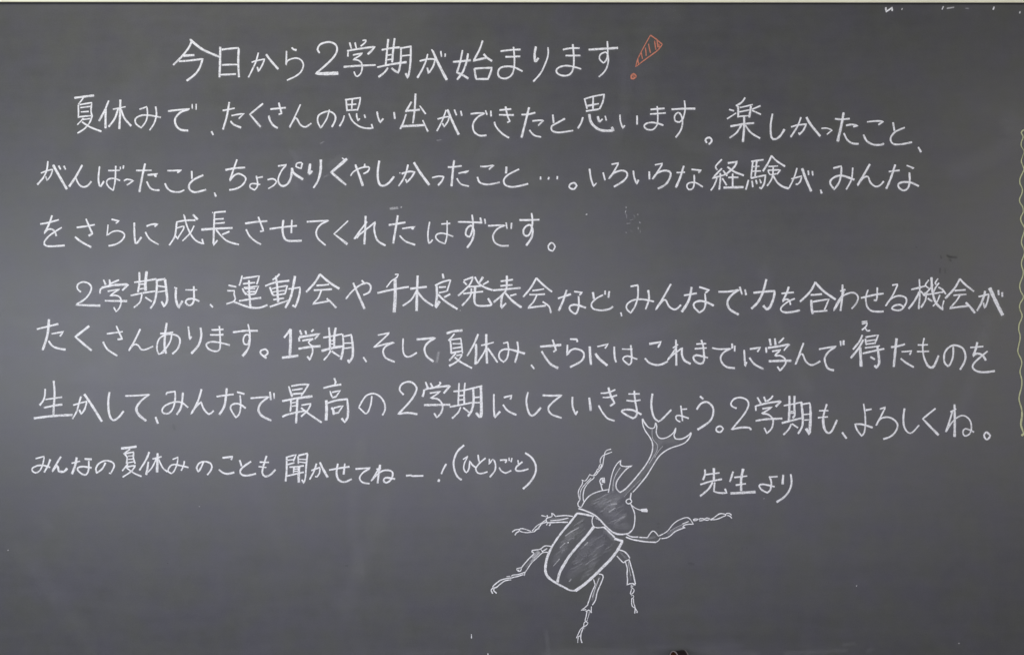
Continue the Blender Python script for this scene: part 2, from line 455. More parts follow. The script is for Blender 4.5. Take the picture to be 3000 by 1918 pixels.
"""
@ 90 590 4
を|20|115,265 220,245 330,215/w22 252,165 210,280 .158,375 200,330 250,325 285,355 .302,405/w20 365,305 300,345 210,410 160,480 180,518 260,525 398,515
さ|20|542,305 650,290 752,272/w22 650,205 690,300 .725,378 680,402/w22 522,415 590,470 710,535
ら|20|w18 950,210 .1040,230 1000,255/w18 908,272 .895,400 960,355 1030,345 1090,370 1100,410 1060,465 990,505 915,520
に|20|w22 1215,250 1218,400 .1228,490 1255,480 1298,418/1360,290 1420,268 .1490,265 1455,295/w18 1345,358 1395,440 1500,505
成|20|1710,240 1820,222 1930,220/w20 1712,240 1700,360 1680,430 1625,512/w18 1715,312 1795,290 .1788,330 .1720,440 1700,405/w20 1800,165 1830,280 1880,390 1940,460 .2025,498 2010,440/w14 1792,155 1798,160/w18 1915,285 1870,370 1780,462/w26 1905,155 1958,212
長|20|w22 2155,130 2150,260 .2142,510 w16 2190,455/w14 2128,130 2138,132/w20 2155,130 2285,118/w18 2165,208 2262,203/w18 2165,258 2275,248/w24 2002,330 2180,318 2365,310/w20 2175,335 2260,430 2330,475 2440,505/w20 2330,352 2245,388
@ 660 590 4
さ|20|w22 235,258 360,240 492,230/w20 388,182 430,290 .448,345 410,350/w20 245,328 290,410 360,470 420,502
せ|20|522,322 680,300 840,285/w24 682,220 672,330 690,420 740,460 895,460/w20 782,218 775,370
て|20|958,238 1080,230 .1210,225 1120,270 1068,345 1085,430 1175,512
く|20|w18 1438,228 .1275,380 w26 1430,500
れ|24|w24 1645,172 1640,330 1630,500/w20 1660,238 .1510,440 1560,400 .1760,240 1745,320 1770,430 w22 1810,480 1878,515/w18 1580,370 1545,430
た|20|w22 1918,275 2110,245/w24 2022,165 1995,330 1968,490/w20 2075,318 .2225,298 2180,320 2208,318/w20 2045,400 2110,465 2225,508
@ 1200 590 4
は|18|235,240 215,380 .225,490 245,480 270,448/w18 372,265 475,258/440,225 438,400 .415,495 350,470 308,425 320,385 390,372 510,410
ず|20|w20 568,240 650,240 850,248/w22 732,158 745,270 725,370 700,415 660,390 665,330 700,290 735,290 755,370 730,460 675,542/w22 828,190 840,245/w18 880,205 888,260
で|20|922,285 1030,280 .1118,280 1030,320 978,400 1000,480 1070,518 1160,518/w18 1132,248 1142,318/w18 1195,252 1190,320
す|20|w22 1288,218 1520,214/w22 1430,138 1440,240 1425,340 1390,400 1345,395 1332,340 1365,290 1415,275 1440,330 1430,420 1368,515
。|18|1655,485 1625,520 1635,565 .1678,580 1705,530 1680,490 1655,485
""",
"""
@ 200 780 4
2|20|150,300 110,265 112,215 160,185 225,192 270,235 260,300 200,380 .90,450 w26 375,460
学|22|415,158 440,215/485,155 492,215/w20 595,160 500,200/w26 395,250 540,220 .705,212 w18 635,282/w20 400,255 378,270 375,318/w18 465,292 .605,270 550,300 .490,345 560,340 610,365 622,420 600,490 .562,530 535,480/432,403 690,407
期|20|775,187 900,170 1035,148/w24 835,70 835,200 818,300/w32 920,60 905,200 908,285/w16 845,210 890,207/w16 840,265 885,258/735,342 860,315 1020,290/w18 865,330 840,420 770,482/905,362 980,412/w24 1040,155 1035,300 1010,420 .965,492/w22 1035,162 .1140,148 w28 1135,150 1148,260 1160,400 .1125,470 1095,412/w18 1045,228 1140,242/w16 1050,300 1145,285
は|22|w14 1245,245 1258,252/w26 1265,250 1262,380 .1292,485 1340,405/w16 1375,275 1512,275/1472,235 1475,380 1455,440 1415,458 1378,425 1395,388 1470,380 1535,410
、|20|1665,445 1695,480
@ 640 780 4
運|20|120,222 .210,240/w18 105,285 .190,285 185,330 200,380 .180,412 95,440/w24 170,410 260,445 370,480 w20 480,485 575,452/278,108 265,170 245,225/290,140 .480,112 450,210/w18 290,205 430,190/w24 358,165 362,300 375,480/w24 285,260 300,300 330,330/w18 300,250 .472,232 430,325/w16 310,260 430,262/w18 335,298 440,298/w18 340,332 425,325/w22 245,405 370,385 500,368
動|20|715,88 690,120 635,158/w22 550,230 660,190 830,168/w26 675,115 690,250 700,420/w24 605,245 620,290 640,340/w18 630,262 720,240 .808,225 780,325/w16 640,300 780,282/w18 645,340 785,320/w18 645,390 770,372/w20 605,475 700,440 820,400/w28 898,115 870,270 840,380 785,485/w18 822,265 .958,245 w24 950,330 920,430 .900,475 870,455
会|22|w24 1190,92 1130,190 1030,300/w26 1190,92 1290,180 1415,262/w20 1150,225 1295,212/w20 1120,280 1330,268/w20 1205,285 1170,370 .1105,440 1300,405/w22 1270,378 1320,420 1380,485
や|20|1495,380 1570,290 1660,220 1740,195 1785,230 1770,300 1700,335/w26 1580,195 1630,310 1712,495/w20 1680,165 1720,208
@ 1080 780 4
千|22|w16 310,95 .348,92 330,130 270,170 210,245/w22 105,312 290,270 470,240/w36 310,155 312,350 300,535
木|22|w24 490,262 680,240/w28 575,110 568,300 562,520/w20 565,280 500,390 400,462/w22 575,300 650,390 755,462
良|22|868,88 878,140/w20 780,225 860,185 .960,158 920,290/w20 825,245 905,240/w18 825,310 915,290/w28 797,220 800,350 .785,485 830,410/w22 955,325 885,362/w24 815,330 900,410 1040,500
発|20|1115,165 .1225,125 1180,220 .1050,345/1112,180 1150,215/w22 1245,125 1290,200 1370,250 1450,278/w24 1340,125 1300,190/w20 1405,175 1340,215/w20 1170,240 1320,230/w20 1110,320 1340,295/w20 1205,260 1190,350 1095,460/w30 1250,240 1240,350 w22 1245,430 1290,462 1420,458 .1440,445 1400,375/w10 1072,515 1075,518
表|20|1548,175 1690,155/1545,230 1685,218/w24 1620,110 1615,280/w22 1460,280 1610,268 1780,252/w22 1610,285 1550,350 1465,420/w26 1575,320 1555,400 .1555,485 w18 1610,432/w26 1600,310 1680,400 1790,480/w20 1730,325 1660,345
会|22|1965,138 1900,250 1812,358/w22 1965,138 2050,220 2148,298/w18 1920,285 2055,265/w18 1885,332 2065,325/w20 1975,325 1935,410 .1865,488 2075,460/w20 2040,415 2115,470 2135,545
@ 1600 780 4
な|22|140,375 290,325/w24 240,278 200,400 148,518/w20 330,295 .425,308 390,335/380,350 382,470 345,555 280,510 280,465 350,450 465,485
ど|20|w26 548,305 560,380/665,335 590,375 530,440 550,495 640,515 740,500 782,470/w18 692,285 690,330/w22 740,292 730,365
、|18|875,540 885,582
み|20|990,235 .1075,220 1075,350 1040,470 .990,545 945,500 945,450 1010,400 1120,385 1262,412/w22 1195,280 1205,380 1165,502
ん|20|w24 1460,208 1370,370 .1285,505 w20 1360,410 1400,395 1440,470 1500,505 1540,490 1578,452
な|20|1615,340 1765,315/w28 1705,245 1670,400 1590,532/w22 1795,242 .1910,280 1865,310/w22 1860,320 1868,420 1850,500 .1795,540 1735,480 1735,430 1800,405 1880,420 1962,460
で|24|2020,298 2140,295 .2260,275 2180,330 2125,410 2150,500 2255,565/w22 2268,240 2295,328/w22 2330,272 2342,335
@ 2160 780 4
力|22|w26 190,310 .438,288 425,370 380,480 .340,502 305,460/w26 340,152 300,300 240,420 165,495
を|22|w20 518,318 660,305/w22 602,240 575,320 .528,412 570,385 610,400 .622,450/w18 672,378 590,415 515,480 515,520 w24 570,540 650,532 730,515
合|22|w24 915,185 850,300 735,412/w26 915,190 1010,290 1150,388/w22 860,335 990,325/w28 865,395 870,480 882,555/w20 885,415 .1072,385 1020,510/w20 895,530 1052,518
わ|24|w22 1232,215 1230,350 1208,520/w18 1205,290 1265,272/1245,290 1210,380 .1130,515 w20 1200,380 1290,320 1370,310 1415,360 1395,430 1340,495
せ|20|w22 1450,370 1600,335 1712,318/1530,275 1505,370 1520,470 1570,520 1650,530 1712,528/1640,248 1635,370 .1625,400 1600,395
る|20|1815,220 .1880,210 1820,340 .1735,465 1800,380 1890,345 1970,365 1980,420 1930,500 1870,515 1810,495 1840,460 1910,450 1945,480
@ 2398 780 4
機|20|1085,272 1250,230/w20 1180,150 1185,320 1172,500/w24 1180,300 1120,410 1055,495/w20 1195,290 1245,345/w18 1290,160 1250,220 .1290,255/w20 1340,215 1280,290 .1225,340/w16 1240,310 1300,330/w26 1322,130 1330,270 1360,400 1400,460 .1455,505 w16 1450,470 1468,400/w18 1398,145 1365,195 1380,210/w18 1410,195 1370,250 .1340,320 1430,305/w20 1405,245 1450,270 1490,325/w18 1245,335 1340,320 1460,300/w20 1260,340 1250,400 1200,482/w20 1280,375 1330,410/w18 1420,335 1390,410 1340,465
会|22|w24 1655,148 1590,260 1485,375/w22 1655,148 1720,215 1818,292/w20 1595,285 1720,275/w18 1580,340 1730,328/w20 1655,340 1610,410 .1535,490 1770,460/w26 1725,425 1775,475 1830,545
が|20|1875,355 .1995,325 1975,420 .1945,490 1930,425/w24 1950,290 1930,370 1890,460 1855,518/w40 2005,255 2070,400 2155,570/w22 2105,280 2110,335/w22 2150,305 2152,355
""",
"""
@ 90 920 4
た|20|w22 75,175 200,145 325,115/w28 216,62 205,200 180,310 142,418/w20 248,230 .388,205 345,258/w22 212,315 260,375 330,402 w26 410,415
く|20|w28 685,140 .525,265 w22 715,425
さ|18|895,230 .1080,205/w20 1005,138 1040,220 .1075,290 1020,295/w22 850,325 900,410 1015,488
ん|20|1285,175 1220,310 .1148,430 1210,355 1260,365 1300,415 1360,410 1435,375
あ|20|w20 1520,228 1670,212/w26 1595,105 1575,240 1570,380 1588,460/w20 1655,225 1640,310 1590,395 .1530,460/1560,450 .1500,468 1480,400 1500,300 1570,245 1660,235 1735,265 1750,330 1720,410 1662,465
り|22|w20 1848,145 1858,230 .1865,295 1885,262/w26 1992,160 2000,250 1970,360 1885,460
ま|20|2120,185 2260,178/2105,242 2258,240/2212,140 2222,300 2215,410 2170,435 2090,410 2058,355 2110,325 2200,330 2335,362
@ 660 920 4
す|20|w22 92,212 230,195 382,195/268,118 290,230 285,300 .265,355 225,350 212,300 230,250 270,240 290,290 270,400 w28 205,490
。|22|470,410 420,425 418,465 .485,515/.460,490 495,465 495,430 470,410
1|28|w24 765,175 690,275/w32 765,178 758,480/w28 668,510 855,485
学|22|875,190 895,240/940,195 950,235/1035,180 1010,205/w26 870,270 .1105,230 w18 1050,290/w22 865,275 868,318/w22 905,310 1030,290/w20 1030,290 975,330 .1015,370 1025,440 .990,535 962,495/w26 860,405 980,385 1115,375
期|20|1150,275 1370,232/w24 1215,158 1225,270 1228,395/w26 1295,160 1278,270 1278,380/w16 1240,310 1280,308/w16 1240,350 1280,350/w28 1130,430 1260,395 1385,375/w18 1235,425 1210,475 1155,538/w22 1250,435 1340,495/w20 1375,235 1385,330 w28 1380,420 .1355,530/w22 1385,262 .1478,242 w26 1495,380 1490,500 .1450,565 1438,535/w16 1395,340 1485,338/w18 1395,400 1480,390
、|20|1620,505 1655,558
そ|20|w20 1790,245 .1925,220 1830,310 .1742,388 1860,355 .1980,330 1890,370 1850,430 1880,510 1985,560
し|20|2085,285 2082,400 2095,470 2130,500 2180,490 2245,450
@ 1240 920 4
て|22|-76,296 w24 0,290 .140,278 60,330 15,400 40,490 120,555
夏|20|w26 275,225 355,200 458,190/w18 365,230 295,310/w22 315,300 325,380 328,455/w18 320,300 .440,285 450,360 .460,455/w16 345,345 445,345/w18 345,400 445,385/w22 325,455 460,430/w20 380,460 305,545/w18 390,485 .460,470 400,550 w24 305,605/w22 370,505 440,560 570,632
休|22|643,235 590,360 515,488/w28 618,350 620,450 612,585/w18 680,365 825,330/w26 738,235 740,400 748,575/w20 735,400 700,470 630,575/w22 755,400 800,460 870,565
み|20|938,340 .990,328 1000,430 980,520 .940,560 895,520 890,460 925,420 1010,412 w24 1190,462/w22 1102,322 1112,430 1075,565
、|20|1265,595 1300,640
さ|22|w26 1372,380 1490,370 1615,360/1515,300 1540,370 .1555,420 1525,440/w24 1388,435 1440,520 1500,590 w28 1580,630
ら|22|1722,292 .1800,295 1805,325/1690,360 .1685,485 1720,430 1780,405 1860,430 1885,480 1850,550 1720,620
に|22|w28 1950,380 1965,590/w18 2040,380 .2168,350 2130,400/w28 2018,462 2060,520 2155,600
@ 1820 930 4
は|20|w22 -82,342 -80,430 -72,490 .-60,522/w16 10,368 130,370/112,325 122,450 115,530 .90,555 30,505 22,475 70,450 188,488
こ|20|w26 330,308 .465,285 w20 430,350/w22 278,478 330,530 410,555 480,545 545,512
れ|20|w22 640,262 645,560/w16 605,355 665,315/650,340 600,420 .540,500 600,440 .715,355 w24 710,430 740,500 812,542
ま|20|w18 880,310 995,305/w18 862,365 1000,355/w24 938,265 960,340 970,500 930,540 870,515 845,470 880,440 w18 1015,470
で|20|1065,355 1150,370 .1285,365 1210,400 1165,460 1180,530 1240,580 1330,592/w22 1298,305 1300,360/1330,330 1328,395
に|22|1440,380 1445,470 .1450,570 w18 1470,520/w22 1508,368 .1630,350 w18 1595,400/w22 1502,470 1560,545 1665,602
学|22|w26 1738,250 1752,325/w24 1800,245 1808,320/w20 1905,238 1845,298/w24 1720,355 1850,335 .1970,310 w18 1905,385/w22 1697,350 1700,410/w20 1768,395 .1870,378 1800,445 1860,445 1915,480 1925,540 .1860,622 1830,575/w26 1730,512 1990,505
ん|22|2135,298 2090,420 .2042,550 w20 2090,440 2125,430 2160,510 2220,555 2280,540 2330,510
@ 2390 920 4
で|22|38,410 .240,378 160,430 105,510 120,600 150,640 210,658/w18 288,315 292,370/w24 325,308 325,360
え|18|w16 538,92 600,82/w18 540,115 .600,100 590,140 .540,185/575,155 600,195 635,190
得|22|545,245 510,320 435,412/w24 555,300 500,400 410,512/w32 518,390 530,610/w20 580,290 590,360/w20 582,270 .730,245 690,345/w18 595,315 700,300/w18 590,350 690,340/w18 575,395 750,370/w22 550,460 800,405/w28 720,370 735,480 740,580 .705,625 690,600/w22 640,500 690,530
た|22|880,385 960,375 1042,352/w28 945,285 930,430 912,615/w18 1005,440 .1122,430 1100,475/w22 995,520 1050,565 1145,620
も|20|1268,280 1252,380 1265,500 w26 1310,600 1350,625 1385,605 w20 1438,485/w18 1195,360 1310,358/w18 1185,438 1325,435
の|22|1610,385 1605,500 1570,590 .1545,608 1505,560 1510,450 1570,380 1640,365 1720,400 1752,480 1740,560 1690,648
を|22|w18 1810,390 1960,378/w26 1890,330 1875,400 .1840,495 1870,465 1920,465 1960,490 w28 1990,540/2010,435 1930,500 1860,565 1835,620 1880,665 1970,680 2095,665
""",
"""
@ 90 1090 4
生|22|w20 172,195 168,270 150,330 w28 108,385/w18 175,320 370,292/w22 158,415 280,390 372,378/w24 272,100 282,250 272,420 268,500/w26 40,540 260,512 490,500
か|20|590,285 565,370 540,460 492,545/500,385 .660,340 635,430 .595,490 570,440/w28 630,258 720,390 835,575
し|22|w26 925,235 910,340 920,480 w22 950,550 985,560 1040,520 1090,455
て|24|w20 1110,278 1260,272 .1392,262 1300,330 w28 1240,420 1270,500 w24 1355,568
、|24|1465,525 1492,600
み|20|w22 1592,262 w20 1600,240 .1692,225 1695,310 1670,420 1620,480 1560,480 1540,445 1580,390 1680,350 1770,355 1845,412/w24 1785,240 1775,350 1755,430 1712,495
ん|22|2003,200 1960,340 .1880,490 1940,400 .1998,350 2030,430 2090,490 2145,450
な|20|w20 2180,285 2380,258/w26 2298,190 2285,320 2265,410 2212,495
@ 660 1100 4
な|20|w22 140,192 225,215/175,230 182,350 165,450 .125,490 85,430 62,370 90,335 160,330 240,380
で|24|w22 298,265 400,255 .510,250 420,320 w26 390,400 430,470 w22 540,525/w22 525,190 535,285/w18 572,205 575,268
最|20|w22 745,125 765,190 785,245/775,122 880,105 .978,102 940,165 890,235/w18 785,170 905,152/w20 790,215 905,208/w26 670,298 840,265 1020,242/770,290 770,360 762,420/w26 845,270 840,400 830,555/w16 775,320 835,310/w16 775,358 835,350/w22 670,482 740,452 935,410/895,345 .1005,328 970,400 890,478/w22 890,378 1000,460 1130,548
高|20|w22 1278,30 .1295,75 1285,100/w22 1150,145 1260,118 1358,103/1230,180 1240,220 .1258,258 1300,245/w18 1255,195 .1350,175 1298,245/w32 1185,290 1188,400 1182,520/w22 1190,325 1300,290 .1430,275 w26 1440,400 .1435,490 .1400,545 1365,500/w28 1245,378 1265,400 .1272,455/w20 1272,380 .1380,352 .1325,435 1272,440
の|20|1718,240 1705,340 1670,430 .1640,445 .1565,372 1610,290 1660,230 1740,210 1820,250 1868,330 1870,410 1842,462
@ 1140 1090 4
2|22|170,262 125,210 140,150 200,115 270,120 322,180 300,260 230,360 .108,488 220,475 330,492
学|22|428,115 455,185/485,130 510,175/w18 588,120 605,125 580,155 520,180/420,200 560,175 .715,158 640,245/w24 412,205 405,250 392,285/w20 478,245 .605,225 .485,305 560,310 610,350 628,420 600,490 .558,530 530,480/w24 412,385 560,382 715,380
期|20|755,225 880,210 1090,160/820,128 815,250 810,380/890,125 880,240 880,370/w18 825,275 875,270/w18 825,325 875,320/712,405 850,380 970,355/w20 838,410 810,470 740,540/870,415 950,480/w26 985,180 990,330 970,440 .925,515/w32 1075,175 1080,340 1075,520 w22 1020,475/w18 1000,295 1075,290/w18 1000,355 1070,355
に|20|w22 1228,258 1228,400 .1235,530 1300,460/1345,295 .1440,272 1420,318/w22 1335,380 1390,450 1490,500
し|22|1628,235 1608,330 1625,440 1655,500 1700,500 1778,415
て|22|1800,270 1920,275 .2020,270 1920,350 1865,420 1900,490 2020,535
い|22|2148,290 2150,400 .2185,495 w18 2208,455/w26 2345,300 2362,450
@ 1680 1100 4
き|20|w18 320,205 400,200 490,165/w18 345,255 430,252 510,228/w26 410,140 435,230 w22 .482,320 430,355/295,350 340,430 400,500 480,528
ま|20|w18 645,215 775,213/w18 622,290 700,298 785,285/w22 712,178 722,290 745,420 730,480 .695,498 620,460 565,420 600,398 700,405 795,455
し|24|925,212 912,340 935,470 w20 980,525 1020,525 1145,400
ょ|18|w16 1265,395 1330,390/1258,352 1278,530/w18 1250,540 1210,520 1200,480 1240,465 1350,500
う|22|w24 1485,242 1520,275/1445,395 1490,330 1560,308 1620,350 1640,420 1600,530 w28 1455,632
。|20|1720,590 1680,605 1672,640 1695,660 .1725,660 1755,620 1720,590
@ 2100 1130 4
2|20|230,262 180,240 165,205 200,155 270,135 345,160 372,220 320,330 .172,510 w22 280,488 380,490 398,515
学|20|w22 475,135 515,205/w22 552,130 575,185/655,115 635,145 590,178/w22 465,232 600,200 .752,178 690,242/455,232 458,290/535,268 .648,248 .525,325 590,330 645,370 660,420 640,500 .585,555 555,492/w22 455,410 580,390 765,382
期|20|w18 785,232 900,210 995,190/w26 850,118 850,250 845,400/w24 910,118 908,240 .912,345 890,375/w14 865,300 905,300/w14 865,320 905,318/w22 762,435 850,412 1000,375/w20 872,445 840,510 780,572/880,445 950,490/w28 990,190 1005,350 w22 1000,470 .952,560/w20 1005,215 .1090,200 w30 1098,350 .1085,565 1045,500/w16 1020,335 1085,330/w16 1025,400 1085,398
も|22|w22 1288,215 1258,310 w30 1245,400 1260,500 w22 1300,550 1345,530 1408,400/w18 1198,290 1305,290/w18 1185,372 1300,362
、|22|1468,545 1520,615
よ|20|w20 1745,285 1812,272/1718,210 1735,320 1740,450 1725,550 .1695,585 1640,510 .1620,450 1700,450 1825,488
ろ|20|1912,270 .1975,250 1930,340 .1865,465 1910,390 2000,365 2080,400 2118,460 2090,540 2030,595 1950,622
し|22|2198,265 2185,370 2195,480 w18 2240,545 2290,545 2368,460
@ 2398 1130 4
く|22|1368,265 .1220,385 w24 1405,575
ね|22|w26 1592,218 1595,400 1592,595/w18 1545,305 1610,270/w22 1570,290 .1490,540 w18 1560,430 1640,360 1710,350 1770,400 1790,480 1770,560 1710,585 1690,540 1720,500 1820,540
。|22|1965,540 1938,575 1955,620 1985,622 2010,580 1965,540
""",
"""
@ 80 1270 4
み|18|100,292 .200,265 185,350 150,430 100,458 60,435 65,400 130,372 200,372 270,395/w22 270,300 245,370 200,450
ん|20|w24 395,270 345,350 .292,445 350,375 .370,440 430,445 468,405
な|20|w18 522,345 620,322/w28 580,280 560,380 525,470/w24 675,295 755,300/w20 722,315 720,420 690,480 640,470 592,425 600,395 660,385 755,400
の|20|918,340 880,410 .815,460 805,410 840,350 920,315 1000,335 1020,380 985,455/w16 960,460 985,468
夏|18|w26 1102,172 1280,150/w18 1205,180 .1130,235 1170,270 1165,350/w18 1150,232 .1250,215 1245,280 1265,350/w14 1185,262 1240,258/w14 1185,300 1240,295/w14 1165,342 1260,325/w18 1180,355 1115,435/w18 1160,390 .1270,372 1220,440 1120,508/w18 1165,400 1250,460 1340,500
休|20|w22 1430,215 1390,310 1315,428/w24 1420,330 1410,400 1395,480/w20 1470,295 1575,268/w28 1528,230 1525,350 1522,450/w18 1515,290 1460,400 1400,460/w18 1540,300 1590,400 1645,445
み|18|w18 1705,300 .1768,275 1755,360 1720,440 .1690,465 1650,440 1665,395 1720,360 1890,395/1842,320 1830,380 1805,432
の|20|2065,330 2040,390 2005,445 .1985,400 2010,350 2075,325 2145,345 2165,390 2145,440 2110,482
@ 640 1280 4
こ|20|w22 50,242 .168,228 150,265/w22 8,380 50,415 110,430 185,412
と|22|250,270 272,340/382,285 290,350 255,400 275,440 340,450 440,428
も|22|565,220 530,330 515,420 550,460 610,440 668,380/w18 485,292 592,295/w16 472,345 562,355
聞|20|w22 800,230 800,380 788,515/w18 805,235 .910,205 880,280/w14 815,270 885,262/w18 815,320 890,300/w20 935,225 938,310/w20 940,215 .1045,190 1030,330 1020,470 .1000,540 980,500/w14 945,258 1025,262/w14 950,290 1025,300/w18 835,352 1000,335/w18 885,345 880,420/w30 945,345 942,530/w14 885,375 930,370/w14 885,400 930,398/w18 805,455 1000,410
か|18|w20 1150,310 1120,400 1070,495/w18 1090,390 .1190,355 1185,420 .1155,465 1135,460/w26 1190,295 1225,370 1280,470
せ|20|1300,385 1410,365 1535,345/w24 1400,312 1385,420 1410,500 w20 1480,525 1562,490/w22 1482,310 1468,435
て|22|w20 1608,372 .1780,362 1690,420 1655,480 1690,530 1770,545
ね|22|w24 1895,325 1880,420 1865,538/w16 1850,375 1905,365/w20 1880,370 .1790,515 1870,430 1940,390 2020,395 2045,430 2020,500 1965,535 1938,510 1960,475 2070,490
ー|20|2200,452 2260,447 2270,455 2400,452
@ 1140 1270 4
!|20|670,355 640,405 612,470/w24 588,535 578,560
(|22|878,135 800,210 758,320 765,420 800,500 848,540
ひ|18|868,300 .925,262 885,340 875,410 905,455 935,410 .945,320 980,370 1025,400
と|18|1042,248 1055,330/1130,285 1060,345 1015,410 1040,460 1090,465 1152,445
り|18|1175,295 .1172,360 1215,300 1245,350 1240,430 1180,508
ご|18|w22 1300,310 1375,308 w16 1360,340/w16 1405,280 1408,318/w16 1440,285 1430,330/w18 1290,395 1310,430 1365,460 1430,430
と|20|w18 1510,310 1515,350/1562,330 1490,390 1490,430 1550,435 1632,412
)|22|1595,225 1670,280 1718,370 1710,470 1650,570 1570,645
""",
"""
@ 1980 1330 4
先|20|w22 340,180 342,235 w24 318,300/w18 345,240 510,218/w26 445,165 445,310/w20 288,355 400,320 538,292/w22 430,330 380,410 285,490/w20 455,330 .445,435 500,452 .595,455 575,405
生|22|w22 670,205 650,270 632,322/w18 685,272 835,255/w28 788,172 765,290 765,430/w18 702,362 820,345/w28 640,458 930,442
よ|18|1105,268 1190,262/w20 1095,260 1118,330 1105,420 .1070,450 1010,420 975,370 1020,352 1155,380
り|20|w26 1258,242 1250,350/w22 1345,235 1355,330 1330,420 1270,500 1180,560
"""
]
